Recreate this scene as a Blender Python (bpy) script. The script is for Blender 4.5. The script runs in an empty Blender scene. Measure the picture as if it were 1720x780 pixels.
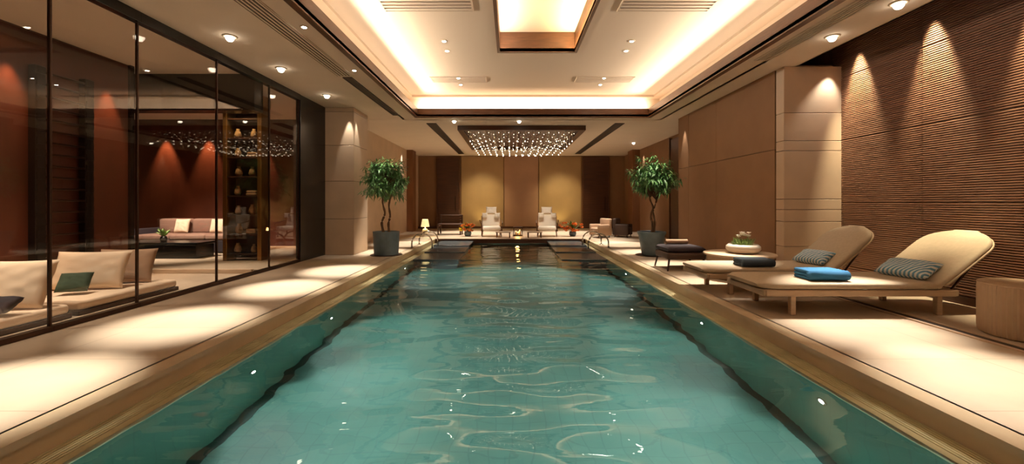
import bpy, bmesh, math, random
from mathutils import Vector, Matrix, noise
random.seed(7)
C = bpy.context.scene.collection
PI = math.pi
F, VX, VY, HC = 700.0, 857.0, 341.0, 1.2      # focal px, vanishing point, eye height

# ------------------------------------------------------------------ helpers
def srgb(h):
    h = h.lstrip('#')
    v = [int(h[i:i+2], 16)/255 for i in (0, 2, 4)]
    return tuple(c/12.92 if c <= .04045 else ((c+.055)/1.055)**2.4 for c in v)

def tag(o, label=None, cat=None, group=None, kind=None):
    if label: o['label'] = label
    if cat: o['category'] = cat
    if group: o['group'] = group
    if kind: o['kind'] = kind
    return o

def thing(name, label, cat, loc=(0, 0, 0), rz=0.0, group=None, kind=None):
    o = bpy.data.objects.new(name, None); C.objects.link(o)
    o.empty_display_size = .1
    o.location = loc; o.rotation_euler = (0, 0, rz)
    return tag(o, label, cat, group, kind)

def obj(name, bm, mat, parent=None, smooth=False, angle=None):
    me = bpy.data.meshes.new(name)
    bm.normal_update()
    bm.to_mesh(me); bm.free()
    if mat is not None: me.materials.append(mat)
    if smooth:
        for p in me.polygons: p.use_smooth = True
        if angle:
            try: me.set_sharp_from_angle(angle=math.radians(angle))
            except Exception: pass
    o = bpy.data.objects.new(name, me); C.objects.link(o)
    if parent is not None: o.parent = parent
    return o

def dup(root, loc=None, rz=None, label=None, group=None):
    def rec(o, par):
        c = o.copy(); C.objects.link(c); c.parent = par
        for ch in list(o.children): rec(ch, c)
        return c
    r = rec(root, None)
    if loc is not None: r.location = loc
    if rz is not None: r.rotation_euler = (0, 0, rz)
    if label: r['label'] = label
    if group: r['group'] = group
    return r

def BM(): return bmesh.new()

def box(bm, x0, x1, y0, y1, z0, z1):
    v = [bm.verts.new((x, y, z)) for z in (z0, z1) for y in (y0, y1) for x in (x0, x1)]
    for f in ((0, 2, 3, 1), (4, 5, 7, 6), (0, 1, 5, 4), (2, 6, 7, 3), (0, 4, 6, 2), (1, 3, 7, 5)):
        bm.faces.new([v[i] for i in f])
    return bm

def rbox(bm, x0, x1, y0, y1, z0, z1, r=.01, seg=2):
    t = bmesh.new(); box(t, x0, x1, y0, y1, z0, z1)
    bmesh.ops.bevel(t, geom=list(t.edges), offset=r, segments=seg, affect='EDGES', profile=.5)
    return merge(bm, t)

def merge(bm, t, mat=None):
    me = bpy.data.meshes.new('tmp'); t.to_mesh(me); t.free()
    if mat is not None: me.transform(mat)
    bm.from_mesh(me); bpy.data.meshes.remove(me)
    return bm

def frame_of(d):
    d = d.normalized()
    up = Vector((0, 0, 1)) if abs(d.z) < .95 else Vector((1, 0, 0))
    a = d.cross(up).normalized(); b = d.cross(a).normalized()
    return a, b

def tube(bm, pts, r, n=8, cap=True):
    pts = [Vector(p) for p in pts]
    rs = r if isinstance(r, (list, tuple)) else [r]*len(pts)
    rings = []
    for i, p in enumerate(pts):
        d = pts[min(i+1, len(pts)-1)] - pts[max(i-1, 0)]
        a, b = frame_of(d)
        rings.append([bm.verts.new(p + a*math.cos(t)*rs[i] + b*math.sin(t)*rs[i])
                      for t in [2*PI*k/n for k in range(n)]])
    for i in range(len(rings)-1):
        for k in range(n):
            bm.faces.new((rings[i][k], rings[i][(k+1) % n], rings[i+1][(k+1) % n], rings[i+1][k]))
    if cap:
        bm.faces.new(rings[0][::-1]); bm.faces.new(rings[-1])
    bmesh.ops.recalc_face_normals(bm, faces=bm.faces)
    return bm

def lathe(bm, prof, n=32, c=(0, 0, 0)):
    rings = []
    for r, z in prof:
        if r < 1e-5: rings.append([bm.verts.new((c[0], c[1], c[2]+z))])
        else: rings.append([bm.verts.new((c[0]+r*math.cos(2*PI*k/n), c[1]+r*math.sin(2*PI*k/n), c[2]+z)) for k in range(n)])
    for a, b in zip(rings, rings[1:]):
        for k in range(n):
            k2 = (k+1) % n
            if len(a) == 1 and len(b) == 1: continue
            if len(a) == 1: bm.faces.new((a[0], b[k2], b[k]))
            elif len(b) == 1: bm.faces.new((a[k], a[k2], b[0]))
            else: bm.faces.new((a[k], a[k2], b[k2], b[k]))
    bmesh.ops.recalc_face_normals(bm, faces=bm.faces)
    return bm

def pillow_bm(w, h, t, n=22, pinch=.10):
    """cushion in the XZ plane, thickness along Y, base at z=0"""
    bm = BM(); g = {}
    for s in (-1, 1):
        for i in range(n+1):
            for j in range(n+1):
                u = i/n*2-1; v = j/n*2-1
                if s == 1 and (i in (0, n) or j in (0, n)):
                    g[s, i, j] = g[-1, i, j]; continue
                e = (max(0, 1-u**4)*max(0, 1-v**4))**.5
                px = u*w/2*(1-pinch*(1-v*v)*abs(u)**3*.6)
                pz = v*h/2*(1-pinch*(1-u*u)*abs(v)**3*.6)
                cr = .012*noise.noise(Vector((u*3+w*9, v*3, s*2)))
                g[s, i, j] = bm.verts.new((px, s*(t/2*e+cr*e), pz+h/2))
    for s in (-1, 1):
        for i in range(n):
            for j in range(n):
                q = [g[s, i, j], g[s, i+1, j], g[s, i+1, j+1], g[s, i, j+1]]
                if s == 1: q.reverse()
                try: bm.faces.new(q)
                except ValueError: pass
    bmesh.ops.recalc_face_normals(bm, faces=bm.faces)
    return bm

def loft_slab(bm, path, hw, th, nu=14, crown=0.0):
    """slab along an XZ path, width along Y. path: [(x,z)], hw: half widths, th: thickness; rounded edges"""
    P = [Vector((x, 0, z)) for x, z in path]
    rings = []
    for i, p in enumerate(P):
        d = (P[min(i+1, len(P)-1)] - P[max(i-1, 0)]).normalized()
        nrm = Vector((-d.z, 0, d.x))
        t = th[i] if isinstance(th, (list, tuple)) else th
        w = hw[i] if isinstance(hw, (list, tuple)) else hw
        ring = []
        for k in range(nu*2):
            a = 2*PI*k/(nu*2)
            ex = .28
            cy = math.copysign(abs(math.cos(a))**ex, math.cos(a)); cz = math.copysign(abs(math.sin(a))**.6, math.sin(a))
            ring.append(bm.verts.new(p + Vector((0, cy*w, 0)) + nrm*(cz*t/2 + crown*(1-cy*cy))))
        rings.append(ring)
    m = nu*2
    for a, b in zip(rings, rings[1:]):
        for k in range(m):
            bm.faces.new((a[k], a[(k+1) % m], b[(k+1) % m], b[k]))
    bm.faces.new(rings[0]); bm.faces.new(rings[-1][::-1])
    bmesh.ops.recalc_face_normals(bm, faces=bm.faces)
    return bm

# ------------------------------------------------------------------ materials
def new_mat(name):
    m = bpy.data.materials.new(name); m.use_nodes = True
    nt = m.node_tree
    return m, nt, nt.nodes['Principled BSDF']

def mat(name, col, rough=.6, metal=0.0, var=0.0, vscale=6.0, stretch=(1, 1, 1), bump=0.0, bscale=40.0, bstretch=(1, 1, 1), spec=.5, emit=None, es=0.0, coat=0.0):
    m, nt, b = new_mat(name)
    c = srgb(col) if isinstance(col, str) else col
    b.inputs['Roughness'].default_value = rough; b.inputs['Metallic'].default_value = metal
    b.inputs['Specular IOR Level'].default_value = spec
    b.inputs['Coat Weight'].default_value = coat
    b.inputs['Base Color'].default_value = (*c, 1)
    tc = nt.nodes.new('ShaderNodeTexCoord')
    if var:
        mp = nt.nodes.new('ShaderNodeMapping'); mp.inputs['Scale'].default_value = stretch
        nz = nt.nodes.new('ShaderNodeTexNoise'); nz.inputs['Scale'].default_value = vscale; nz.inputs['Detail'].default_value = 5
        rp = nt.nodes.new('ShaderNodeValToRGB')
        rp.color_ramp.elements[0].position = .3; rp.color_ramp.elements[1].position = .7
        rp.color_ramp.elements[0].color = (*[x*(1-var) for x in c], 1)
        rp.color_ramp.elements[1].color = (*[min(1, x*(1+var)) for x in c], 1)
        nt.links.new(tc.outputs['Object'], mp.inputs[0]); nt.links.new(mp.outputs[0], nz.inputs['Vector'])
        nt.links.new(nz.outputs['Fac'], rp.inputs[0]); nt.links.new(rp.outputs[0], b.inputs['Base Color'])
    if bump:
        mp2 = nt.nodes.new('ShaderNodeMapping'); mp2.inputs['Scale'].default_value = bstretch
        n2 = nt.nodes.new('ShaderNodeTexNoise'); n2.inputs['Scale'].default_value = bscale; n2.inputs['Detail'].default_value = 3
        bp = nt.nodes.new('ShaderNodeBump'); bp.inputs['Strength'].default_value = bump; bp.inputs['Distance'].default_value = .01
        nt.links.new(tc.outputs['Object'], mp2.inputs[0]); nt.links.new(mp2.outputs[0], n2.inputs['Vector'])
        nt.links.new(n2.outputs['Fac'], bp.inputs['Height']); nt.links.new(bp.outputs[0], b.inputs['Normal'])
    if emit:
        e = srgb(emit) if isinstance(emit, str) else emit
        b.inputs['Emission Color'].default_value = (*e, 1); b.inputs['Emission Strength'].default_value = es
    return m

def tile_mat(name, c1, c2, grout, size, rough, mortar=.02, bump=0, offset=0.0):
    m, nt, b = new_mat(name)
    tc = nt.nodes.new('ShaderNodeTexCoord')
    br = nt.nodes.new('ShaderNodeTexBrick'); br.offset = offset; br.squash = 1
    br.inputs['Color1'].default_value = (*srgb(c1), 1); br.inputs['Color2'].default_value = (*srgb(c2), 1)
    br.inputs['Mortar'].default_value = (*srgb(grout), 1); br.inputs['Scale'].default_value = 1
    br.inputs['Mortar Size'].default_value = mortar*size[1]; br.inputs['Brick Width'].default_value = size[0]; br.inputs['Row Height'].default_value = size[1]
    nz = nt.nodes.new('ShaderNodeTexNoise'); nz.inputs['Scale'].default_value = 2.3; nz.inputs['Detail'].default_value = 6
    mx = nt.nodes.new('ShaderNodeMix'); mx.data_type = 'RGBA'; mx.blend_type = 'MULTIPLY'; mx.inputs['Factor'].default_value = .35
    nt.links.new(tc.outputs['Object'], br.inputs['Vector']); nt.links.new(tc.outputs['Object'], nz.inputs['Vector'])
    nt.links.new(br.outputs['Color'], mx.inputs['A']); nt.links.new(nz.outputs['Fac'], mx.inputs['B'])
    nt.links.new(mx.outputs['Result'], b.inputs['Base Color'])
    b.inputs['Roughness'].default_value = rough
    return m

def stripe_mat(name, ca, cb, scale, direction='X', rough=.85, rot=0.0):
    m, nt, b = new_mat(name)
    tc = nt.nodes.new('ShaderNodeTexCoord'); mp = nt.nodes.new('ShaderNodeMapping'); mp.inputs['Rotation'].default_value = (0, rot, 0)
    wv = nt.nodes.new('ShaderNodeTexWave'); wv.bands_direction = direction; wv.inputs['Scale'].default_value = scale; wv.inputs['Distortion'].default_value = 0
    rp = nt.nodes.new('ShaderNodeValToRGB'); rp.color_ramp.interpolation = 'EASE'
    rp.color_ramp.elements[0].position = .42; rp.color_ramp.elements[1].position = .58
    rp.color_ramp.elements[0].color = (*srgb(ca), 1); rp.color_ramp.elements[1].color = (*srgb(cb), 1)
    nt.links.new(tc.outputs['Object'], mp.inputs[0]); nt.links.new(mp.outputs[0], wv.inputs['Vector'])
    nt.links.new(wv.outputs['Fac'], rp.inputs[0]); nt.links.new(rp.outputs[0], b.inputs['Base Color'])
    b.inputs['Roughness'].default_value = rough
    return m

def emit_mat(name, col, s):
    m = bpy.data.materials.new(name); m.use_nodes = True; nt = m.node_tree
    nt.nodes.remove(nt.nodes['Principled BSDF'])
    e = nt.nodes.new('ShaderNodeEmission'); e.inputs[0].default_value = (*col, 1); e.inputs[1].default_value = s
    nt.links.new(e.outputs[0], nt.nodes['Material Output'].inputs[0])
    return m

M = {}
M['deck'] = tile_mat('deck_stone', '#d2bea6', '#cdb8a0', '#b39d86', (1.2, .8), .42, .006)
M['coping'] = mat('coping_stone', '#d6c2a4', .25, var=.08, vscale=3)
M['gutter'] = mat('gutter_stone', '#b3a984', .2, var=.15, vscale=5)
M['joint'] = mat('dark_joint', '#3a2a1e', .7)
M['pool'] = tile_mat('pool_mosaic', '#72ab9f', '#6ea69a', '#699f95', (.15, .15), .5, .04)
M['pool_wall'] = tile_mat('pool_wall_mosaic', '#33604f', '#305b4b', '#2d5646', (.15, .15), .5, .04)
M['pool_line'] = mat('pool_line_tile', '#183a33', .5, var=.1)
M['ceiling'] = mat('ceiling_plaster', '#f2e4d2', .8, var=.02, vscale=2)
M['tray'] = mat('tray_plaster', '#d9c4aa', .8)
M['dark_wood'] = mat('dark_wood', '#4a2a18', .4, var=.25, vscale=5, stretch=(.3, 1, 6), bump=.05)
M['fascia'] = mat('fascia_wood', '#5a3820', .35, var=.2, vscale=5, stretch=(1, 1, 8))
M['slat'] = mat('slat_wood', '#85604a', .5, var=.14, vscale=2.2, stretch=(1, .5, 6))
M['fabric_wall'] = mat('wall_fabric', '#8a6647', .75, var=.05, vscale=3, bump=.1, bscale=160)
M['stone_wall'] = mat('stone_wall', '#cdb59c', .6, var=.06, vscale=2.5)
M['red_wood'] = mat('red_wood', '#52291a', .4, var=.2, vscale=3, stretch=(1, 1, .25))
M['brown_wall'] = mat('brown_wall', '#7a4e2e', .55, var=.12, vscale=3, stretch=(1, 1, .3))
M['back_wall'] = mat('back_wall_stone', '#a5875e', .55, var=.08, vscale=1.6)
M['back_mid'] = mat('back_wall_mid', '#a58065', .55, var=.08, vscale=1.6)
M['black'] = mat('black_metal', '#15110f', .35, metal=.3)
M['black_panel'] = mat('black_panel', '#0d0c0c', .25)
M['bronze'] = mat('bronze', '#3a2417', .35, metal=.7)
M['gold'] = mat('gold_metal', '#a87b45', .3, metal=.85)
M['steel'] = mat('steel', '#b9b2a8', .18, metal=1)
M['bezel'] = mat('bezel', '#d8c6ae', .4)
M['lens'] = emit_mat('lens_glow', (1, .84, .64), 14)
M['small_lens'] = emit_mat('small_lens_glow', (1, .88, .72), 90)
M['led'] = emit_mat('led_strip', (1, .72, .42), 3)
M['pool_lens'] = emit_mat('pool_lens_glow', (.95, 1, .92), 40)
M['lounger'] = mat('woven_fabric', '#b9a78f', .85, var=.05, vscale=30, bump=.25, bscale=260)
M['lounger_frame'] = mat('lounger_frame', '#b3987c', .5, var=.12, vscale=6, stretch=(.3, 1, 4))
M['cream'] = mat('cream_fabric', '#e6cfb4', .9, bump=.1, bscale=120)
M['taupe'] = mat('taupe_fabric', '#a98a70', .9, bump=.1, bscale=120)
M['white_fabric'] = mat('white_fabric', '#f2e6d6', .9, bump=.1, bscale=100)
M['mauve'] = mat('mauve_fabric', '#8c6a5c', .9)
M['green_fabric'] = mat('green_fabric', '#3c4a35', .9)
M['blue_towel'] = mat('blue_towel', '#2e6f9f', .95, bump=.5, bscale=220)
M['dark_towel'] = mat('dark_towel', '#33414e', .95, bump=.5, bscale=220)
M['stripe'] = stripe_mat('striped_fabric', '#5f97bb', '#e3e9ea', 9.0, 'X', rot=.6)
M['pot'] = mat('slate_pot', '#62737d', .55, var=.15, vscale=7, bump=.15, bscale=30)
M['soil'] = mat('soil', '#2b1d14', .95, bump=.6, bscale=60)
M['bark'] = mat('bark', '#5d4431', .85, var=.25, vscale=14, stretch=(1, 1, .3), bump=.5, bscale=40)
M['leaf'] = mat('leaf', '#5a8850', .35, var=.35, vscale=9)
M['leaf2'] = mat('leaf_light', '#86a35b', .45, var=.3, vscale=20)
M['white_petal'] = mat('white_petal', '#f4ece0', .7)
M['orange_petal'] = mat('orange_petal', '#d9762c', .7, var=.3, vscale=30)
M['yellow_petal'] = mat('yellow_petal', '#d9c02c', .7, var=.2, vscale=30)
M['ceramic'] = mat('white_ceramic', '#e3d6c4', .35)
M['mint'] = mat('mint_ceramic', '#c4d9c2', .3)
M['drum'] = mat('ribbed_drum', '#a58a6e', .6, var=.05, vscale=8)
M['table_top'] = mat('stone_top', '#cdb498', .4, var=.06)
M['wicker'] = mat('dark_wicker', '#3f2a1d', .7, bump=.6, bscale=90)
M['plum'] = mat('plum_cushion', '#2c2229', .85)
M['wet_stone'] = mat('dark_stone', '#4b5052', .25, var=.15, vscale=4)
M['candle'] = emit_mat('candle_glow', (1, .55, .16), 5)
M['lamp_shade'] = mat('shade', '#e8d9a8', .8, emit=(1, .75, .35), es=.8)
M['crystal'] = mat('crystal', '#f0e2cf', .08, spec=1.0, coat=1.0)
M['bulb'] = emit_mat('bulb_glow', (1, .82, .58), 6)
M['shelf_wood'] = mat('shelf_wood', '#3c2114', .45, var=.2)
M['books'] = mat('object_tan', '#9b7a58', .7, var=.3, vscale=20)

def glass_mat():
    m = bpy.data.materials.new('pane_glass'); m.use_nodes = True; nt = m.node_tree
    nt.nodes.remove(nt.nodes['Principled BSDF'])
    t = nt.nodes.new('ShaderNodeBsdfTransparent'); t.inputs[0].default_value = (.90, .86, .82, 1)
    g = nt.nodes.new('ShaderNodeBsdfGlossy'); g.inputs['Roughness'].default_value = .01; g.inputs[0].default_value = (.9, .9, .9, 1)
    lw = nt.nodes.new('ShaderNodeLayerWeight'); p5 = nt.nodes.new('ShaderNodeMath'); p5.operation = 'POWER'; p5.inputs[1].default_value = 5
    f = nt.nodes.new('ShaderNodeMath'); f.operation = 'MULTIPLY_ADD'; f.inputs[1].default_value = .9; f.inputs[2].default_value = .035
    nt.links.new(lw.outputs['Facing'], p5.inputs[0]); nt.links.new(p5.outputs[0], f.inputs[0])
    x = nt.nodes.new('ShaderNodeMixShader')
    nt.links.new(f.outputs[0], x.inputs[0]); nt.links.new(t.outputs[0], x.inputs[1]); nt.links.new(g.outputs[0], x.inputs[2])
    nt.links.new(x.outputs[0], nt.nodes['Material Output'].inputs[0])
    return m
M['glass'] = glass_mat()

def water_mat():
    m = bpy.data.materials.new('water'); m.use_nodes = True; nt = m.node_tree
    nt.nodes.remove(nt.nodes['Principled BSDF'])
    g = nt.nodes.new('ShaderNodeBsdfGlass'); g.inputs['IOR'].default_value = 1.333; g.inputs['Roughness'].default_value = 0.0
    g.inputs[0].default_value = (.93, 1, .98, 1)
    tc = nt.nodes.new('ShaderNodeTexCoord')
    mp = nt.nodes.new('ShaderNodeMapping'); mp.inputs['Scale'].default_value = (1.6, 5.0, 1)
    n1 = nt.nodes.new('ShaderNodeTexNoise'); n1.inputs['Scale'].default_value = 1.6; n1.inputs['Detail'].default_value = 2.5; n1.inputs['Roughness'].default_value = .5
    b = nt.nodes.new('ShaderNodeBump'); b.inputs['Strength'].default_value = .16; b.inputs['Distance'].default_value = .012
    nt.links.new(tc.outputs['Object'], mp.inputs[0]); nt.links.new(mp.outputs[0], n1.inputs['Vector'])
    nt.links.new(n1.outputs['Fac'], b.inputs['Height']); nt.links.new(b.outputs[0], g.inputs['Normal'])
    nt.links.new(g.outputs[0], nt.nodes['Material Output'].inputs[0])
    return m
M['water'] = water_mat()

# ------------------------------------------------------------------ lights
WARM = (1, .86, .71); SPOT = (1, .89, .74)
def spot(loc, target, watts, deg, blend=.6, col=SPOT, radius=.03, parent=None, name='spot_lamp'):
    l = bpy.data.lights.new(name, 'SPOT'); l.energy = watts; l.color = col
    l.spot_size = math.radians(deg); l.spot_blend = blend; l.shadow_soft_size = radius
    o = bpy.data.objects.new(name, l); C.objects.link(o)
    d = Vector(target)-Vector(loc)
    o.rotation_euler = d.to_track_quat('-Z', 'Y').to_euler()
    if parent is not None: o.parent = parent; o.location = Vector(loc)-parent.location
    else: o.location = loc
    return o

def point(loc, watts, col=WARM, radius=.05, name='point_lamp', parent=None):
    l = bpy.data.lights.new(name, 'POINT'); l.energy = watts; l.color = col; l.shadow_soft_size = radius
    o = bpy.data.objects.new(name, l); C.objects.link(o); o.location = loc
    if parent is not None: o.parent = parent; o.location = Vector(loc)-parent.location
    return o

def area(loc, rot, sx, sy, watts, col=WARM, name='area_lamp', spread=180):
    l = bpy.data.lights.new(name, 'AREA'); l.shape = 'RECTANGLE'; l.size = sx; l.size_y = sy; l.energy = watts; l.color = col
    l.spread = math.radians(spread)
    o = bpy.data.objects.new(name, l); C.objects.link(o); o.location = loc; o.rotation_euler = rot
    return o

# ------------------------------------------------------------------ dimensions
ZC = 3.40; ZT = 4.0; Y0 = -4.0; YB = 19.5; YP = 13.8
XG = -4.3; XS = 4.62; XW = 5.35; XP = 4.4
PX = 2.5; PW = 2.3; ZW = -.155; ZF = -1.24
OX0, OX1, OY1 = -2.35, 3.52, 10.6            # ceiling opening
def struct(name, bm, m, parent=None, smooth=False, label=None):
    o = obj(name, bm, m, parent, smooth)
    if parent is None: o['kind'] = 'structure'
    return o

# --- floors
struct('floor_left', box(BM(), XG, -PX-.14, Y0, YP, -.3, 0), M['deck'])
struct('floor_right', box(BM(), PX+.14, XW, Y0, YP, -.3, 0), M['deck'])
struct('floor_back', box(BM(), XG, XW, YP+.14, YB, -.3, 0), M['deck'])
b = BM(); box(b, -6.1, XG, Y0, 7.1, -.3, 0)
struct('floor_lounge', b, M['deck'])
struct('floor_alcove', box(BM(), -10, XG, 7.1, 11, -.3, .06), M['deck'])
# pool basin
b = BM(); box(b, -PW, PW, Y0, YP, ZF-.1, ZF); struct('floor_pool', b, M['pool'])
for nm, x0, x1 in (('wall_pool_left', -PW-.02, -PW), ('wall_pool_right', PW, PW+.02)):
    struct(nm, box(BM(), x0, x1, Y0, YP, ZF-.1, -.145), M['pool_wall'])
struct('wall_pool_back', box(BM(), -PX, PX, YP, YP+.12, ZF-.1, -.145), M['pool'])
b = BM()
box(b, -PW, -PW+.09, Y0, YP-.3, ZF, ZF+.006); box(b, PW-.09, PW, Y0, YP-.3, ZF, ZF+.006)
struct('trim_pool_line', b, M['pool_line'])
# overflow edge: stone coping, short drop, slotted gutter shelf at the water
for nm, s in (('trim_coping_left', -1), ('trim_coping_right', 1)):
    b = BM()
    def bx(xa, xb, z0, z1):
        box(b, min(s*xa, s*xb), max(s*xa, s*xb), Y0, YP+.14, z0, z1)
    bx(PX-.015, PX+.16, -.045, 0.0)
    bx(PX, PX+.16, -.3, -.045)
    struct(nm, b, M['coping'])
    b = BM()
    bx(PW+.02, PX, -.20, -.165)
    struct(nm.replace('coping', 'gutter_bed'), b, M['joint'])
    b = BM()
    for k in range(6):
        xa = PW+.058+k*.0235
        bx(xa, xa+.017, -.165, -.137)
    bx(PW-.004, PW+.05, -.175, -.137)
    struct(nm.replace('coping', 'gutter'), b, M['gutter'])
b = BM(); box(b, -PX, PX, YP-.012, YP+.16, -.05, 0); box(b, -PX, PX, YP+.01, YP+.16, -.3, -.05)
struct('trim_coping_back', b, M['dark_wood'])

# --- water
def water():
    nx, ny = 150, 420
    bm = BM(); vs = []
    for j in range(ny+1):
        t = j/ny; y = -1.0 + (YP+1.0)*(t**1.5)
        row = []
        for i in range(nx+1):
            x = -PW + 2*PW*i/nx
            h = .021*noise.noise(Vector((x*.9, y*1.9, 1.3))) + .018*noise.noise(Vector((x*1.9+7, y*4.2, 4.1))) + .0015*noise.noise(Vector((x*5, y*11, 2.2)))
            calm = .55+.45*max(0, 1-abs(x)/2.5)
            row.append(bm.verts.new((x, y, ZW + h*calm)))
        vs.append(row)
    for j in range(ny):
        for i in range(nx):
            bm.faces.new((vs[j][i], vs[j][i+1], vs[j+1][i+1], vs[j+1][i]))
    o = obj('pool_water', bm, M['water'], smooth=True)
    return tag(o, 'rippled teal water filling the long indoor pool', 'water', kind='stuff')
water()

# --- ceilings
b = BM()
box(b, -10, OX0-.42, Y0, 11, ZC, ZC+.08)
struct('ceiling_left', b, M['ceiling'])
b = BM()
box(b, OX1+.42, XS, Y0, 6.9, ZC, ZC+.08)
box(b, OX1+.42, XW, 6.9, OY1+.42, ZC, ZC+.08)
struct('ceiling_right', b, M['ceiling'])
struct('ceiling_back', box(BM(), XG-.2, XW, OY1+.42, YB, ZC, ZC+.08), M['ceiling'])
b = BM()                                     # flat shelf of the cove, hidden light ledge
box(b, OX0-.42, OX0, Y0, OY1+.42, ZC, ZC+.05)
box(b, OX1, OX1+.42, Y0, OY1+.42, ZC, ZC+.05)
box(b, OX0, OX1, OY1, OY1+.42, ZC, ZC+.05)
struct('ceiling_cove_ledge', b, M['ceiling'])
b = BM()
box(b, OX0-.03, OX0, Y0, OY1+.03, ZC-.02, ZC+.2)
box(b, OX1, OX1+.03, Y0, OY1+.03, ZC-.02, ZC+.2)
box(b, OX0, OX1, OY1, OY1+.03, ZC-.02, ZC+.2)
box(b, OX0-.09, OX0-.03, Y0, OY1+.09, ZC-.02, ZC)
box(b, OX1+.03, OX1+.09, Y0, OY1+.09, ZC-.02, ZC)
box(b, OX0-.03, OX1+.03, OY1+.03, OY1+.09, ZC-.02, ZC)
struct('trim_cove_fascia', b, M['fascia'])
TX0, TX1, TY1 = OX0-.42, OX1+.42, OY1+.42
b = BM()
box(b, TX0-.06, TX0, Y0, TY1, ZC, ZT)
box(b, TX1, TX1+.06, Y0, TY1, ZC, ZT)
box(b, TX0, TX1, TY1, TY1+.06, ZC, ZT)
struct('wall_cove', b, M['tray'])
RX0, RX1, RY0, RY1, RZ = -.19, 1.19, 4.2, 7.7, 4.36     # coffer in the tray
b = BM()
box(b, TX0, RX0, Y0, TY1, ZT, ZT+.06); box(b, RX1, TX1, Y0, TY1, ZT, ZT+.06)
box(b, RX0, RX1, Y0, RY0, ZT, ZT+.06); box(b, RX0, RX1, RY1, TY1, ZT, ZT+.06)
# shallow stepped border
for (x0, x1, y0, y1) in ((TX0, TX0+.22, Y0, TY1), (TX1-.22, TX1, Y0, TY1), (TX0+.22, TX1-.22, TY1-.22, TY1)):
    box(b, x0, x1, y0, y1, ZT-.05, ZT)
struct('ceiling_tray', b, M['tray'])
b = BM()
box(b, RX0-.05, RX0, RY0-.05, RY1+.05, ZT-.012, RZ); box(b, RX1, RX1+.05, RY0-.05, RY1+.05, ZT-.012, RZ)
box(b, RX0, RX1, RY1, RY1+.05, ZT-.012, RZ); box(b, RX0, RX1, RY0-.05, RY0, ZT-.012, RZ)
struct('trim_coffer', b, M['fascia'])
struct('ceiling_coffer', box(BM(), RX0, RX1, RY0, RY1, RZ, RZ+.05), M['tray'])
# cove LED strips
b = BM()
box(b, OX0-.36, OX0-.33, Y0+.1, OY1+.3, ZC+.05, ZC+.065); box(b, OX1+.33, OX1+.36, Y0+.1, OY1+.3, ZC+.05, ZC+.065)
box(b, OX0-.3, OX1+.3, OY1+.33, OY1+.36, ZC+.05, ZC+.065)
struct('trim_led_strip', b, M['led'])
LW = 1.0
L = OY1-Y0
COVE = 15.0     # watts per metre
for (tilt, z_, off, wpm, spr) in ((22, ZC+.09, .16, 2.3, 180), (66, ZC+.225, .07, 9.5, 85)):
    t = math.radians(tilt)
    area((OX0-off, Y0+L/2, z_), (0, PI+t, 0), .06, L, wpm*L, name='cove_lamp', spread=spr)
    area((OX1+off, Y0+L/2, z_), (0, PI-t, 0), .06, L, wpm*L, name='cove_lamp', spread=spr)
    area(((OX0+OX1)/2, OY1+off, z_), (PI-t, 0, 0), OX1-OX0, .06, wpm*(OX1-OX0), name='cove_lamp', spread=spr)

# --- walls
struct('wall_behind_camera', box(BM(), -10, XW, Y0-.1, Y0, -.3, 4.4), M['fabric_wall'])
struct('wall_slot_top', box(BM(), XS, XW+.1, Y0, 6.9, 3.95, 4.05), M['dark_wood'])
struct('wall_slot_side', box(BM(), XS-.03, XS, Y0, 6.9, ZC, 3.95), M['dark_wood'])
struct('wall_right', box(BM(), XW, XW+.1, Y0, YB, -.3, 4.0), M['fabric_wall'])
def slat_panel(y0, y1, z0, z1, p=.0285):
    bm = BM(); z = z0
    n = int(round((z1-z0)/p)); p = (z1-z0)/n
    prof = []
    for k in range(n):
        a = z0+k*p
        prof += [(XW-.003, a), (XW-.003, a+p*.34), (XW-.024, a+p*.36), (XW-.027, a+p*.5), (XW-.027, a+p*.84), (XW-.024, a+p*.98)]
    ra = [bm.verts.new((x, y0, z)) for x, z in prof]; rb = [bm.verts.new((x, y1, z)) for x, z in prof]
    for i in range(len(prof)-1): bm.faces.new((ra[i], ra[i+1], rb[i+1], rb[i]))
    bmesh.ops.recalc_face_normals(bm, faces=bm.faces)
    return bm
ys = [6.9, 5.385, 3.87, 2.355, .84, -.675, -2.19]
w = bpy.data.objects['wall_right']
for ya, yb in zip(ys, ys[1:]):
    for z0, z1 in ((.10, .2), (.2, 1.2), (1.2, 2.2), (2.2, 3.2), (3.2, 3.94)):
        obj('slat_panel', slat_panel(yb+.006, ya-.006, z0+.006, z1-.006), M['slat'], w)
struct('baseboard_right', box(BM(), XW-.03, XW, Y0, 6.9, 0, .1), M['dark_wood'])
# right pier: fabric side wall + stone end facing the camera
struct('wall_right_pier', box(BM(), XP+.02, XW, 6.9, 10.9, 0, ZC), M['joint'])
wp = bpy.data.objects['wall_right_pier']
for (ya, yb) in ((6.93, 8.9), (8.91, 10.28), (10.29, 10.9)):
    for (za, zb) in ((.1, 2.08), (2.09, 3.4)):
        obj('fabric_panel', box(BM(), XP, XP+.02, ya, yb, za, zb), M['fabric_wall'], wp)
obj('skirting', box(BM(), XP-.008, XP+.02, 6.88, 10.9, 0, .1), M['dark_wood'], wp)
zs = [0, .5, .9, 1.09, 1.26, 2.04, 2.2, 2.65, 3.4]
for za, zb in zip(zs, zs[1:]):
    obj('stone_block', rbox(BM(), XP-.0, XW, 6.70, 6.9, za+.004, zb-.004, .004, 1), M['stone_wall'], wp)
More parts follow.
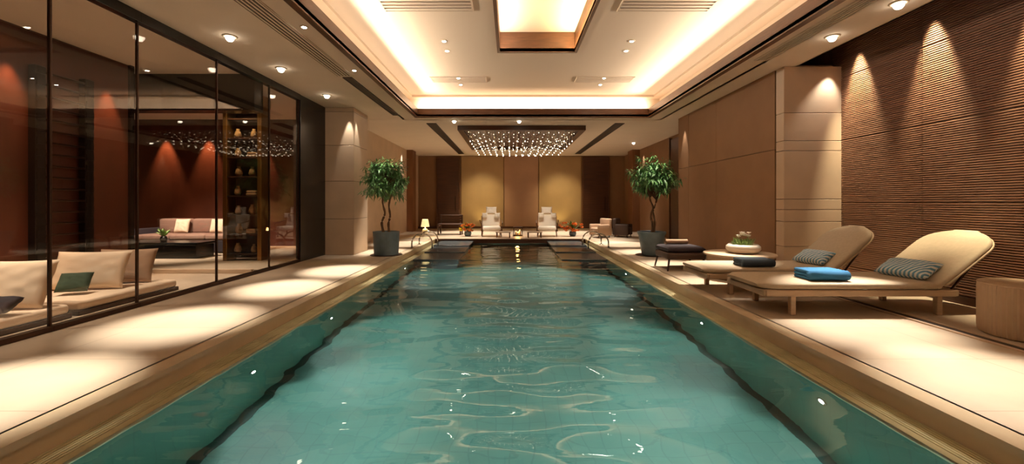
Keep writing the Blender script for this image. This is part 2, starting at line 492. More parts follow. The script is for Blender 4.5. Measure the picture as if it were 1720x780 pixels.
# left side: beyond the glass
struct('wall_left_column', box(BM(), XG+.01, -3.61, 9.62, 10.5, 0, ZC), M['joint'])
wc = bpy.data.objects['wall_left_column']
zs = [0, .83, 1.7, 2.53, 3.3, 3.4]
for za, zb in zip(zs, zs[1:]):
    obj('stone_block', rbox(BM(), XG, -3.6, 9.6, 10.52, za+.004, zb-.004, .004, 1), M['stone_wall'], wc)
struct('wall_left', box(BM(), XG-.1, XG, 10.5, YB, 0, ZC), M['stone_wall'])
b = BM()
box(b, XG, XG+.25, 17.3, 17.9, 0, ZC)
struct('wall_left_pilaster', b, M['brown_wall'])
struct('wall_right_pilaster', box(BM(), XW-.3, XW, 17.2, 17.9, 0, ZC), M['brown_wall'])
# back wall
struct('wall_back', box(BM(), XG-.1, XW+.1, YB, YB+.1, 0, ZC), M['fabric_wall'])
wb = bpy.data.objects['wall_back']
def bxp(px): return (px-VX)*YB/F
obj('glow_panel', rbox(BM(), bxp(775), bxp(846), YB-.05, YB, .1, ZC-.02, .01, 1), M['back_wall'], wb)
obj('glow_panel', rbox(BM(), bxp(905), bxp(976), YB-.05, YB, .1, ZC-.02, .01, 1), M['back_wall'], wb)
obj('middle_panel', rbox(BM(), bxp(847), bxp(904), YB-.08, YB, .1, ZC-.02, .01, 1), M['back_mid'], wb)
b = box(BM(), XG, XW, YB-.06, YB, 0, .1); struct('baseboard_back', b, M['dark_wood'])
def door(n, x0, x1, y0, y1, z1, axis):
    e = thing('door_%d' % n, None, None, ((x0+x1)/2, (y0+y1)/2, 0), kind='structure')
    cx, cy = (x0+x1)/2, (y0+y1)/2
    if axis == 'y':
        obj('door_leaf', rbox(BM(), x0-cx, x1-cx, y0-cy, y1-cy, 0, z1, .008, 1), M['dark_wood'], e)
        bm = BM(); box(bm, x0-cx-.06, x0-cx, y0-cy-.03, y1-cy, 0, z1+.06); box(bm, x1-cx, x1-cx+.06, y0-cy-.03, y1-cy, 0, z1+.06); box(bm, x0-cx, x1-cx, y0-cy-.03, y1-cy, z1, z1+.06)
        obj('door_frame', bm, M['fascia'], e)
        bm = BM(); tube(bm, [(x1-cx-.15, y0-cy-.05, .8), (x1-cx-.15, y0-cy-.05, 1.5)], .015)
        box(bm, x1-cx-.158, x1-cx-.142, y0-cy-.05, y0-cy, .85, .87); box(bm, x1-cx-.158, x1-cx-.142, y0-cy-.05, y0-cy, 1.43, 1.45)
        obj('door_handle', bm, M['bronze'], e)
    else:
        obj('door_leaf', rbox(BM(), x0-cx, x1-cx, y0-cy, y1-cy, 0, z1, .008, 1), M['dark_wood'], e)
        bm = BM(); box(bm, x0-cx-.03, x1-cx, y0-cy-.06, y0-cy, 0, z1+.06); box(bm, x0-cx-.03, x1-cx, y1-cy, y1-cy+.06, 0, z1+.06)
        obj('door_frame', bm, M['fascia'], e)
door(1, bxp(735), bxp(771), YB-.07, YB-.005, 3.28, 'y')
door(2, bxp(980), bxp(1021), YB-.07, YB-.005, 3.28, 'y')
door(3, XW-.07, XW-.005, 12.95, 13.75, 3.28, 'x')

# --- lounge room behind the glass
struct('wall_lounge', box(BM(), -6.2, -6.1, Y0, 6.65, 0, ZC), M['red_wood'])
struct('trim_lounge_end', box(BM(), -6.24, -6.06, 6.65, 6.72, 0, ZC), M['black_panel'])
struct('wall_alcove_back', box(BM(), -10, XG-.1, 11, 11.1, 0, ZC), M['red_wood'])
struct('wall_alcove_side', box(BM(), -10.1, -10, 6.6, 11, 0, ZC), M['red_wood'])
struct('wall_alcove_front', box(BM(), -10, -6.2, 6.6, 6.65, 0, ZC), M['red_wood'])
struct('ceiling_soffit', box(BM(), -10, XG-.06, 7.1, 7.35, 2.78, ZC), M['black_panel'])
struct('trim_step', rbox(BM(), -6.05, XG-.08, 7.06, 7.12, 0, .075, .006, 1), M['table_top'])
# lit orange panel near the end of the glass
struct('wall_alcove_panel', rbox(BM(), XG-.85, XG-.12, 10.85, 11, .1, 3.0, .01, 1), M['red_wood'])
# glazing
posts = [-1.6, .6, 2.3, 3.16, 3.89, 4.8, 6.1, 7.43, 8.45]
for i, (ya, yb) in enumerate(zip(posts[2:], posts[3:])):
    w = thing('window_%d' % (i+1), None, None, (XG, (ya+yb)/2, 0), kind='structure')
    h = (yb-ya)/2
    obj('pane', box(BM(), -.006, .006, -h+.011, h-.011, .05, ZC-.12), M['glass'], w)
    obj('mullion', rbox(BM(), -.016, .016, h-.011, h+.011, .05, ZC-.12, .004, 1), M['bronze'], w)
    obj('bottom_track', rbox(BM(), -.04, .04, -h, h, 0, .05, .004, 1), M['bronze'], w)
    obj('top_track', rbox(BM(), -.05, .05, -h, h, ZC-.12, ZC, .004, 1), M['black_panel'], w)
w = thing('window_8', None, None, (XG, 0, 0), kind='structure')
obj('pane', box(BM(), -.006, .006, Y0, 2.28, .05, ZC-.12), M['glass'], w)
obj('bottom_track', rbox(BM(), -.04, .04, Y0, 2.3, 0, .05, .004, 1), M['bronze'], w)
obj('top_track', rbox(BM(), -.05, .05, Y0, 2.3, ZC-.12, ZC, .004, 1), M['black_panel'], w)
struct('wall_glass_end', rbox(BM(), XG-.06, XG+.04, 8.47, 9.6, 0, ZC, .005, 1), M['black_panel'])
# thin round pull bar on the door post
# --- floor channel on the right deck
b = BM(); box(b, 4.09, 4.13, Y0, 6.65, 0, .012); box(b, 4.22, 4.25, Y0, 6.65, 0, .012)
struct('trim_floor_channel', b, M['table_top'])
struct('trim_floor_channel_gap', box(BM(), 4.13, 4.22, Y0, 6.65, 0, .004), M['joint'])

# ------------------------------------------------------------------ ceiling lights
def downlight(x, y, target, watts, deg, label, r=.055, z=ZC, lens='lens', group='round ceiling downlights', blend=.9):
    glare_dome = .85 if r > .06 else .3  # lens bulges out to give the lamp's round glare a shape
    e = thing('downlight', label, 'ceiling light', (x, y, z), group=group)
    bm = BM(); lathe(bm, [(r*.72, -.002), (r*.75, -.012), (r, -.012), (r+.012, -.006), (r+.014, 0), (r*.72, 0), (r*.72, -.002)], 24)
    obj('bezel', bm, M['bezel'], e, True)
    bm = BM(); lathe(bm, [(0, -.006-r*glare_dome), (r*.4, -.006-r*glare_dome*.9), (r*.62, -.006-r*glare_dome*.55), (r*.72, -.006), (r*.72, -.001), (0, -.001)], 24)
    obj('lens', bm, M[lens], e, True, 60)
    if watts: spot((x, y, z-.03-r*glare_dome), target, watts, deg, blend, parent=e)
    return e
S1 = 1500
for i, (x, y, tx, ty, wt, lb) in enumerate((
    (-3.7, 4.0, -3.25, 2.6, S1, None), (-3.7, 5.5, -3.3, 4.2, S1, 'round downlight above the glass wall, highest of the three in the photo'),
    (-3.74, 6.8, -3.2, 5.9, S1, 'middle of three round downlights along the glass wall'),
    (-3.74, 8.5, -3.0, 7.4, S1, 'round downlight nearest the stone column at the end of the glass'))):
    if lb: downlight(x, y, (tx, ty, 0), wt, 26, lb, r=.075, group='downlights along the glass wall')
    else: spot((x, y, ZC-.03), (tx, ty, 0), wt, 26, .9)
spot((-3.7, 2.4, ZC-.03), (-3.2, .9, 0), S1, 26, .9)
for (x, y, tx, ty, lb) in ((4.25, 5.5, 3.42, 4.1, 'round downlight by the wood slat wall, above the stone column edge'),
                           (4.27, 4.58, 3.3, 2.7, 'round downlight at the top edge of the photo above the slat wall')):
    downlight(x, y, (tx, ty, 0), S1, 27, lb, r=.075, group='downlights along the slat wall')
spot((4.0, 7.0, ZC-.03), (3.0, 6.1, 0), 1300, 29, 1)
spot((3.7, 8.6, ZC-.03), (3.1, 8.0, 0), 1300, 29, 1)
spot((3.7, 10.6, ZC-.03), (3.2, 10.1, 0), 1300, 29, 1)
spot((4.2, 2.6, ZC-.03), (3.3, 1.0, 0), S1, 26, .9)
spot((-3.3, 11.2, ZC-.03), (-3.1, 10.2, 0), 1300, 29, 1)
spot((-3.0, 12.9, ZC-.03), (-3.1, 12.2, 0), 1000, 34, .7)
spot((3.3, 12.9, ZC-.03), (3.2, 12.2, 0), 1000, 34, .7)
for (x, y, lb) in ((-2.57, 5.2, 'small downlight between the slot vent and the cove'), (-2.58, 6.9, 'tiny downlight beside the far end of the slot vent')):
    downlight(x, y, (x, y, 0), 60, 50, lb, r=.04, lens='small_lens', group='small downlights beside the cove')
for (x, y, tx, ty, lb) in ((-1.5, 11.16, -1.5, 12.2, 'downlight at the near left corner of the chandelier frame'), (.24, 11.16, .3, 13.0, 'downlight centred in front of the chandelier frame')):
    downlight(x, y, (tx, ty, 0), 120, 45, lb, r=.07, group='downlights before the chandelier')
downlight(4.5, 15.2, (5.0, 15.6, 0), 160, 40, 'downlight above the right hand planter tree near the far wall', r=.07)
TL = [(-1.14, 7.2, 'left front'), (-1.16, 7.66, 'left rear'), (2.1, 7.2, 'right front'), (2.13, 7.66, 'right rear'),
      (-1.16, 9.33, 'l'), (-1.17, 9.85, 'l2'), (2.1, 9.33, 'r'), (2.13, 9.85, 'r2')]
LB = ['front small light of the pair left of the square coffer', 'rear small light of the pair left of the square coffer',
      'front small light of the pair right of the square coffer', 'rear small light of the pair right of the square coffer',
      'small tray light behind the far left air grille', 'last small tray light on the left, nearest the far cove',
      'small tray light behind the far right air grille', 'last small tray light on the right, nearest the far cove']
for (x, y, _), lb in zip(TL, LB):
    downlight(x, y, (x, y, 0), 50, 60, lb, r=.045, z=ZT, lens='small_lens', group='small lights in the tray ceiling')
downlight(.5, 5.95, (.5, 5.95, 0), 90, 70, 'small light in the middle of the square ceiling coffer', r=.045, z=RZ, lens='small_lens', group=None)
area((RX1-.04, (RY0+RY1)/2, ZT+.03), (0, PI-math.radians(25), 0), .05, RY1-RY0-.1, 55, (1, .78, .45), name='coffer_fill')  # added edge strips without a fitting, brightening the inside of the coffer
area((RX0+.04, (RY0+RY1)/2, ZT+.03), (0, PI+math.radians(25), 0), .05, RY1-RY0-.1, 30, WARM, name='coffer_fill')

# wall washers
WASH = 800
for y in (6.35, 5.23, 4.1, 2.9):
    spot((XW-.19, y, 3.80), (XW-.03, y, 2.6), WASH, 37, .8, (1, .84, .54), .02)
spot((5.15, 6.55, 3.38), (4.95, 6.7, 2.0), 50, 70, .8, SPOT, .02)
spot((XP-.12, 10.5, 3.3), (XP-.0, 10.5, 1.6), 60, 36, .6, SPOT, .02)
spot((-3.5, 9.72, 3.3), (-3.62, 9.85, 1.6), 45, 36, .6, SPOT, .02)
spot((-3.7, 9.5, 3.3), (-3.72, 9.62, 1.6), 60, 36, .6, SPOT, .02)
spot((XG+.12, 16.5, 3.36), (XG, 16.5, 1.8), 90, 40, .6, SPOT, .02)
spot((XW-.12, 16.7, 3.36), (XW, 16.7, 1.8), 90, 40, .6, SPOT, .02)
for x, y in ((-2.18, 14.2), (-2.18, 17.0), (3.02, 14.2), (3.02, 17.0)):  # not washers: added floor spots whose bounce lifts the far ceiling
    spot((x, y, ZC-.02), (x*.85, y-.4, 0), 1000, 60, .9)
spot((.3, 16.8, ZC-.02), (.3, 16.2, 0), 500, 70, .9)
# back wall
for x in (bxp(810), bxp(940)):
    spot((x, YB-2.2, 3.3), (x, YB-.05, .9), 230, 66, 1, (1, .80, .42), .05)
    spot((x, YB-.5, .12), (x, YB-.03, 1.6), 22, 110, 1, (1, .78, .32), .05)
for x, tx in ((-.1, -.68), (.75, 1.33)):  # accent spots added to brighten the far chair cushions, no fixture above
    spot((x, 13.2, ZC-.03), (tx, 15.1, .5), 420, 26, .8)
# lounge room
R_ = (1, .62, .34)
spot((-5.95, 6.3, 3.2), (-6.08, 6.3, 1.4), 150, 44, .7, R_, .02)
spot((-5.95, 5.05, 3.2), (-6.08, 5.05, 1.4), 150, 44, .7, R_, .02)
for x in (-9.07, -7.95, -6.6):
    spot((x, 10.8, 3.2), (x, 10.97, 1.4), 330, 48, .7, R_, .02)
spot((-4.9, 10.6, 3.3), (-4.8, 10.9, 2.0), 220, 60, .7, (1, .5, .2), .02)
spot((-5.2, 4.6, 3.35), (-5.2, 4.9, 0), 330, 55, .8, SPOT, .05)  # this and the next three: spots added without fixtures to lighten the lounge
spot((-5.2, 3.2, 3.35), (-5.2, 3.5, 0), 330, 55, .8, SPOT, .05)
spot((-5.0, 6.6, 3.35), (-5.0, 6.8, 0), 500, 50, .8, SPOT, .05)
spot((-7.2, 8.2, 3.3), (-7.3, 9.4, .4), 1000, 75, .8, SPOT, .05)

# --- slot vents, grilles
def slot_vent(x0, x1, y0, y1, label, n=5):
    e = thing('slot_vent', label, 'air vent', ((x0+x1)/2, (y0+y1)/2, ZC), group='long ceiling slots')
    w, l = (x1-x0)/2, (y1-y0)/2
    bm = BM(); box(bm, -w, w, -l, l, -.004, 0); obj('backing', bm, M['joint'], e)
    if n:
        bm = BM()
        for k in range(n):
            c = -w+(k+.5)*2*w/n
            box(bm, c-w/n*.45, c+w/n*.45, -l, l, -.014, -.004)
        obj('slat', bm, M['ceiling'], e)
    bm = BM(); t = .012
    box(bm, -w-t, -w, -l-t, l+t, -.016, 0); box(bm, w, w+t, -l-t, l+t, -.016, 0); box(bm, -w, w, -l-t, -l, -.016, 0); box(bm, -w, w, l, l+t, -.016, 0)
    obj('frame', bm, M['bronze'] if n == 0 else M['ceiling'], e)
slot_vent(-2.98, -2.72, 1.2, 7.2, 'long louvred air slot in the ceiling left of the cove')
slot_vent(-2.92, -2.78, 7.3, 10.4, 'plain dark slot continuing behind the louvred slot left of the cove', 0)
slot_vent(3.76, 3.95, 1.2, 6.4, 'long louvred air slot in the ceiling right of the cove')
slot_vent(-2.30, -2.06, 11.5, 18.6, 'dark recessed slot left of the chandelier', 0)
slot_vent(2.90, 3.14, 11.5, 18.6, 'dark recessed slot right of the chandelier', 0)
def grille(x0, x1, y0, y1, label):
    e = thing('ceiling_vent', label, 'air vent', ((x0+x1)/2, (y0+y1)/2, ZT), group='air grilles in the tray ceiling')
    w, l = (x1-x0)/2, (y1-y0)/2
    bm = BM(); box(bm, -w, w, -l, l, -.003, 0); obj('backing', bm, M['fascia'], e)
    bm = BM(); n = 6
    for k in range(n):
        c = -l+(k+.5)*2*l/n; box(bm, -w, w, c-l/n*.5, c+l/n*.5, -.016, -.003)
    obj('slat', bm, M['tray'], e)
    bm = BM(); t = .02
    box(bm, -w-t, -w, -l-t, l+t, -.018, 0); box(bm, w, w+t, -l-t, l+t, -.018, 0); box(bm, -w, w, -l-t, -l, -.018, 0); box(bm, -w, w, l, l+t, -.018, 0)
    obj('frame', bm, M['tray'], e)
grille(-1.8, -.55, 5.5, 6.05, 'air grille left of the square coffer at the top of the photo')
grille(1.57, 2.85, 5.5, 6.05, 'air grille right of the square coffer at the top of the photo')
grille(-1.77, -.56, 9.25, 9.62, 'far air grille on the left of the tray ceiling')
grille(1.5, 2.75, 9.25, 9.62, 'far air grille on the right of the tray ceiling')

# --- chandelier
def chandelier():
    x0, x1, y0, y1 = -1.5, 2.15, 11.85, 16.3
    cx, cy = (x0+x1)/2, (y0+y1)/2
    e = thing('chandelier', 'wide rectangular crystal chandelier hung in a dark frame below the far ceiling', 'chandelier', (cx, cy, ZC))
    w, l = (x1-x0)/2, (y1-y0)/2
    bm = BM(); t = .16
    box(bm, -w, w, -l, -l+t, -.13, 0); box(bm, -w, w, l-t, l, -.13, 0); box(bm, -w, -w+t, -l+t, l-t, -.13, 0); box(bm, w-t, w, -l+t, l-t, -.13, 0)
    obj('frame', bm, M['dark_wood'], e)
    obj('ceiling_plate', box(BM(), -w+t, w-t, -l+t, l-t, -.03, 0), M['fascia'], e)
    nx, ny = 14, 7
    def strand(nb):
        bm = BM()
        tube(bm, [(0, 0, 0), (0, 0, -.05-nb*.055)], .0025, 5)
        for k in range(nb):
            z = -.07-k*.055
            lathe(bm, [(0, z+.024), (.017, z+.004), (.017, z-.004), (0, z-.024)], 6)
        return bm
    protos = {}
    for j in range(ny):
        for i in range(nx):
            u = (i+.5)/nx*2-1; v = (j+.5)/ny*2-1
            d = max(abs(u), abs(v))
            nb = 4+int(round(5*(1-d)**.8))
            bulbz = -.07-nb*.055
            if nb not in protos:
                s = obj('crystal_strand', strand(nb), M['crystal'], e)
                bm = BM(); lathe(bm, [(0, .02), (.012, .012), (.017, 0), (.012, -.012), (0, -.02)], 8, (0, 0, bulbz))
                k = obj('bulb', bm, M['bulb'], s); protos[nb] = s
            else:
                s = protos[nb].copy(); C.objects.link(s); s.parent = e
                k = protos[nb].children[0].copy(); C.objects.link(k); k.parent = s
            s.location = (u*(w-.2), v*(l-.2), -.03)
    bm = BM()
    for j in range(9):
        for i in range(22):
            u = (i+.5)/22*2-1; v = (j+.5)/9*2-1; d = max(abs(u), abs(v))
            z = -.10-.30*(1-d)-.05*((i+j) % 2)
            lathe(bm, [(0, .011), (.011, 0), (0, -.011)], 6, (u*(w-.2), v*(l-.2), z))
    o = obj('light_beads', bm, M['bulb'], e); o['kind'] = 'stuff'
    # extra light-spreading crystals between the strands, uncountable
    bm = BM()
    for k in range(520):
        u = random.uniform(-1, 1); v = random.uniform(-1, 1); d = max(abs(u), abs(v))
        z = -.07-random.random()*(.18+.28*(1-d))
        lathe(bm, [(0, z+.02), (.013, z), (0, z-.02)], 6, (u*(w-.2), v*(l-.2), 0))
    o = obj('crystal_drops', bm, M['crystal'], e); o['kind'] = 'stuff'
chandelier()

# ------------------------------------------------------------------ pool lights
def pool_light(s, y, label, shown=True, watts=95):
    x = s*PW; z = ZW-(.45 if s < 0 else .30)
    e = thing('pool_light', label, 'underwater light', (x, y, z), group='underwater pool lights')
    bm = BM(); lathe(bm, [(.03, 0), (.045, 0), (.048, .010), (.03, .013)], 20)
    m = Matrix.Rotation(-s*PI/2, 4, 'Y')
    bm2 = BM(); merge(bm2, bm, m); obj('ring', bm2, M['steel'], e, True)
    bm = BM(); lathe(bm, [(0, .012), (.03, .01), (.03, 0), (0, 0)], 16)
    bm2 = BM(); merge(bm2, bm, m); obj('lens', bm2, M['pool_lens'], e)
    spot((x-s*.04, y, z), (x-s*1.6, y-.2, ZF), watts, 145, 1, (.93, 1, .95), .04, parent=e)
for s, yl in ((-1, (1.6, 3.7, 5.35, 9.1)), (1, (1.5, 3.08, 4.98, 8.26))):
    side = 'left' if s < 0 else 'right'
    words = {-1: [None, 'glowing underwater light on the left pool wall, largest and lowest in the photo', 'second glowing underwater light along the left pool wall', 'small distant underwater light on the left pool wall before the steps'],
             1: [None, 'glowing underwater light on the right pool wall, largest and lowest there', 'second glowing underwater light on the right pool wall, before the loungers', 'small distant underwater light on the right pool wall near the potted tree']}
    for y, lb in zip(yl, words[s]):
        if lb: pool_light(s, y, lb)
        else: spot((s*(PW-.05), y, ZW-.3), (0, y, ZF), 115, 145, .8, (.93, 1, .95), .05)
for y in (-.6, -2.2):
    for s in (-1, 1):
        spot((s*(PW-.05), y, ZW-.3), (0, y, ZF), 115, 145, .8, (.93, 1, .95), .05)
for s in (-1, 1):
    spot((s*(PW-.9), 9.5, ZW-.5), (0, 9.0, ZF), 50, 130, .8, (.93, 1, .95), .05)

# pool steps with rails
def pool_steps(s, label, rlabel):
    e = thing('pool_steps', label, 'steps', (s*(PW-.55), 12, ZF))
    b0 = -ZF
    tops = ((12.4, 13.78, -.06), (11.1, 12.4, -.10), (9.8, 11.1, -.13))
    for (ya, yb, zt) in tops:
        obj('tread', rbox(BM(), -.54, .54, ya-12, yb-12, zt-.06+b0, zt+b0, .012, 2), M['wet_stone'], e)
        obj('riser', box(BM(), -.52, .52, ya-12+.03, yb-12-(.0), 0, zt-.06+b0), M['wet_stone'], e)
    r = thing('handrail', rlabel, 'handrail', (s*(PX+.12), 11.1, 0))
    for k, yo in enumerate((0, .9)):
        bm = BM()
        pts = []
        for t in range(15):
            a = PI*t/14
            pts.append((-s*(.27-.27*math.cos(a)), yo, .20+.16*math.sin(a) if False else .12+.26*math.sin(a)))
        pts = [(0, yo, 0)] + pts + [(-s*.54, yo, -.02)]
        tube(bm, pts, .019, 10); obj('rail', bm, M['steel'], r, True)
        bm = BM(); lathe(bm, [(0, .012), (.045, .01), (.05, 0), (0, 0)], 16, (0, yo, 0)); obj('flange', bm, M['steel'], r, True)
pool_steps(-1, 'dark stone entry steps in the far left corner of the pool', 'curved steel handrail pair over the far left pool steps')
pool_steps(1, 'dark stone entry steps in the far right corner of the pool', 'curved steel handrail pair over the far right pool steps')

# ------------------------------------------------------------------ loungers
def lounger(loc, ln, label, wd=.78, rise=.63):
    """foot at x=0, head at x=ln, near edge at y=-wd/2"""
    e = thing('sun_lounger', label, 'sun lounger', loc, group='sun loungers on the right deck')
    hb = ln*.735                                   # hinge
    fr = BM()
    for s in (-1, 1): rbox(fr, .05, ln*.80, s*(wd/2-.025)-.025, s*(wd/2-.025)+.025, .205, .275, .012, 2)
    rbox(fr, 0.03, .08, -wd/2+.01, wd/2-.01, .205, .275, .012, 2); rbox(fr, ln*.76, ln*.81, -wd/2+.01, wd/2-.01, .205, .275, .012, 2)
    for k in range(9): box(fr, .1+k*hb/9.4, .16+k*hb/9.4, -wd/2+.04, wd/2-.04, .235, .258)
    obj('frame', fr, M['lounger_frame'], e)
    for x in (.36, ln*.74):
        for s in (-1, 1):
            bm = BM(); rbox(bm, x-.028, x+.028, s*(wd/2-.06)-.028, s*(wd/2-.06)+.028, 0, .215, .008, 2)
            obj('leg', bm, M['lounger_frame'], e)
    # mattress
    n = 26; path = []; hw = []; th = []
    for k in range(n):
        t = k/(n-1); x = 0.0+t*hb
        path.append((x, .312)); d = min(1, t*hb/.16)
        hw.append((wd/2)*(.80+.20*math.sin(d*PI/2))); th.append(.085*(.45+.55*math.sin(min(1, t*hb/.05)*PI/2)))
    bm = BM(); loft_slab(bm, path, hw, th); obj('mattress', bm, M['lounger'], e, True, 50)
    # backrest: curves up from the hinge
    path = []; hw = []; th = []
    bl = ln-hb; n = 34
    for k in range(n):
        t = 1-(1-k/(n-1))**1.5
        x = hb - .05 + (bl+.05)*t
        z = .30 + rise*(t**1.12)*(1-.10*t)
        path.append((x, z))
        q = max(0, (t-.66)/.34)
        hw.append((wd/2)*max(.36, (1-q**2.7)**.5 if q < 1 else 0)); th.append(.085*(1-.45*max(0, (t-.85)/.15)))
    bm = BM(); loft_slab(bm, path, hw, th); br = obj('backrest', bm, M['lounger'], e, True, 60)
    # piping along both edges of the backrest
    N = len(path)
    for s in (-1, 1):
        bm = BM(); pts = []
        for i in range(2, N, 1):
            dx = path[min(i+1, N-1)][0]-path[max(i-1, 0)][0]; dz = path[min(i+1, N-1)][1]-path[max(i-1, 0)][1]; q = math.hypot(dx, dz)
            pts.append((path[i][0]+dz/q*.032, s*hw[i]*.985, path[i][1]-dx/q*.032))
        tube(bm, pts, .011, 6)
        obj('edge_frame', bm, M['lounger_frame'], br, True)
    # support stay
    for s in (-1, 1):
        bm = BM(); i = int(N*.5)
        tube(bm, [(ln*.79, s*(wd/2-.07), .24), (path[i][0]+.03, s*(wd/2-.07), path[i][1]-.05)], .012, 8)
        obj('back_stay', bm, M['bronze'], e, True)
    return e
lounger((2.66, 4.80, 0), 2.60, 'beige sun lounger nearest the drum side table, bright blue towel on its foot')
lounger((2.53, 5.80, 0), 2.30, 'beige sun lounger beside the round table, dark towel on its foot')

def lean_pillow(name, mat_, w, h, t, loc, rz, lean, label, group=None, cat='cushion'):
    e = obj(name, pillow_bm(w, h, t), mat_, None, True)
    e.rotation_euler = (lean, 0, rz); e.location = loc
    return tag(e, label, cat, group)
lean_pillow('striped_cushion', M['stripe'], .52, .30, .13, (4.40, 4.72, .385), PI/2+.25, math.radians(62), 'blue and white striped cushion leaning on the backrest of the nearest lounger', 'striped cushions on the loungers')
lean_pillow('striped_cushion', M['stripe'], .46, .28, .13, (4.09, 5.75, .385), PI/2+.25, math.radians(62), 'blue and white striped cushion on the lounger beside the round table', 'striped cushions on the loungers')
def towel(loc, w, d, n, h, m, label, rz=0):
    e = thing('folded_towel', label, 'towel', loc, rz, group='folded towels on the loungers')
    for k in range(n):
        bm = BM()
        rbox(bm, -w/2+.004*random.random(), w/2-.006*random.random(), -d/2, d/2, k*h, (k+1)*h-.001, h*.48, 4)
        obj('fold', bm, m, e, True)
    # rolled front edge
    bm = BM(); tube(bm, [(-w/2+.004, -d/2-.0, h*n/2), (w/2-.004, -d/2-.0, h*n/2)], h*n*.48, 14); obj('fold_edge', bm, m, e, True)
towel((3.46, 4.66, .355), .42, .26, 3, .036, M['blue_towel'], 'bright blue folded towel on the foot of the nearest lounger')
towel((3.27, 5.62, .355), .42, .24, 3, .034, M['dark_towel'], 'dark slate folded towel on the foot of the second lounger')

# round table with planter bowl
def round_table():
    e = thing('round_table', 'round beige drum table behind the second lounger, white bowl on top', 'table', (3.68, 6.72-.02, 0))
    bm = BM(); lathe(bm, [(0, .40), (.50, .40), (.525, .393), (.53, .38), (.525, .365), (.48, .36), (0, .36)], 56); obj('table_top', bm, M['table_top'], e, True, 40)
    bm = BM(); n = 96; prof = []
    lathe(bm, [(.0, .01), (.47, .01), (.475, .03), (.475, .33), (.47, .36), (0, .36)], 56); obj('drum_base', bm, M['drum'], e, True, 40)
    bm = BM(); lathe(bm, [(0, 0), (.44, 0), (.44, .012), (0, .012)], 40); obj('plinth', bm, M['bronze'], e)
round_table()
def bowl():
    e = thing('planter_bowl', 'white rounded bowl of flowering succulents on the round table', 'planter', (3.70, 6.62, .40))
    bm = BM(); lathe(bm, [(0, 0), (.14, 0), (.215, .025), (.25, .07), (.245, .115), (.21, .145), (.19, .14), (.2, .11), (0, .10)], 40)
    obj('bowl', bm, M['ceramic'], e, True)
    bm = BM()
    for k in range(170):
        a = random.random()*2*PI; r = .13*math.sqrt(random.random()); l = random.uniform(.05, .12)
        base = Vector((math.cos(a)*r, math.sin(a)*r, .10+random.random()*.06))
        d = Vector((math.cos(a)*random.uniform(.1, 1), math.sin(a)*random.uniform(.1, 1), random.uniform(.6, 1.6))).normalized()
        leaf(bm, base, d, l, .022)
    obj('foliage', bm, M['leaf2'], e)
    bm = BM()
    for k in range(16):
        a = random.random()*2*PI; r = .10*math.sqrt(random.random())
        c = Vector((math.cos(a)*r, math.sin(a)*r, .25+random.random()*.07))
        for q in range(5):
            b2 = q*2*PI/5; leaf(bm, c, Vector((math.cos(b2), math.sin(b2), .6)).normalized(), .05, .04)
    obj('blossom', bm, M['white_petal'], e)
def leaf(bm, base, d, l, w, droop=0.0):
    d = d.normalized(); a, _ = frame_of(d); nrm = a.cross(d)
    p = [base]
    mid1 = base+d*l*.35+Vector((0, 0, -droop*.15*l)); mid2 = base+d*l*.7+Vector((0, 0, -droop*.5*l)); tip = base+d*l+Vector((0, 0, -droop*l))
    v0 = bm.verts.new(base)
    l1 = bm.verts.new(mid1+a*w/2+nrm*w*.15); c1 = bm.verts.new(mid1); r1 = bm.verts.new(mid1-a*w/2+nrm*w*.15)
    l2 = bm.verts.new(mid2+a*w*.4+nrm*w*.12); c2 = bm.verts.new(mid2); r2 = bm.verts.new(mid2-a*w*.4+nrm*w*.12)
    t = bm.verts.new(tip)
    for f in ((v0, l1, c1), (v0, c1, r1), (l1, l2, c2, c1), (c1, c2, r2, r1), (l2, t, c2), (c2, t, r2)): bm.faces.new(f)
bowl()

# drum side table at the right edge with a mint cup
def drum_table():
    e = thing('side_table', 'ribbed beige drum side table at the right edge beside the nearest lounger', 'side table', (4.66, 3.72, 0))
    bm = BM(); n = 120; rings = []
    for (r, z) in ((.30, 0.0), (.325, .015), (.33, .06), (.33, .42), (.325, .46)):
        rings.append([bm.verts.new(((r+(.006 if k % 2 else -.004))*math.cos(2*PI*k/n), (r+(.006 if k % 2 else -.004))*math.sin(2*PI*k/n), z)) for k in range(n)])
    for a, c in zip(rings, rings[1:]):
        for k in range(n): bm.faces.new((a[k], a[(k+1) % n], c[(k+1) % n], c[k]))
    obj('drum', bm, M['drum'], e)
    bm = BM(); lathe(bm, [(0, .475), (.32, .475), (.335, .468), (.335, .458), (0, .458)], 56); obj('table_top', bm, M['drum'], e, True, 40)
    c = thing('cup', 'small mint green cup standing on the ribbed side table', 'cup', (4.56, 3.60, .475))
    bm = BM(); lathe(bm, [(0, 0), (.03, 0), (.042, .02), (.045, .075), (.041, .075), (.038, .02), (0, .012)], 28); obj('cup_body', bm, M['mint'], c, True)
    bm = BM(); tube(bm, [(.044+.022*math.sin(PI*t/8), 0, .018+.045*t/8) for t in range(9)], .005, 6); obj('handle', bm, M['mint'], c, True)
drum_table()

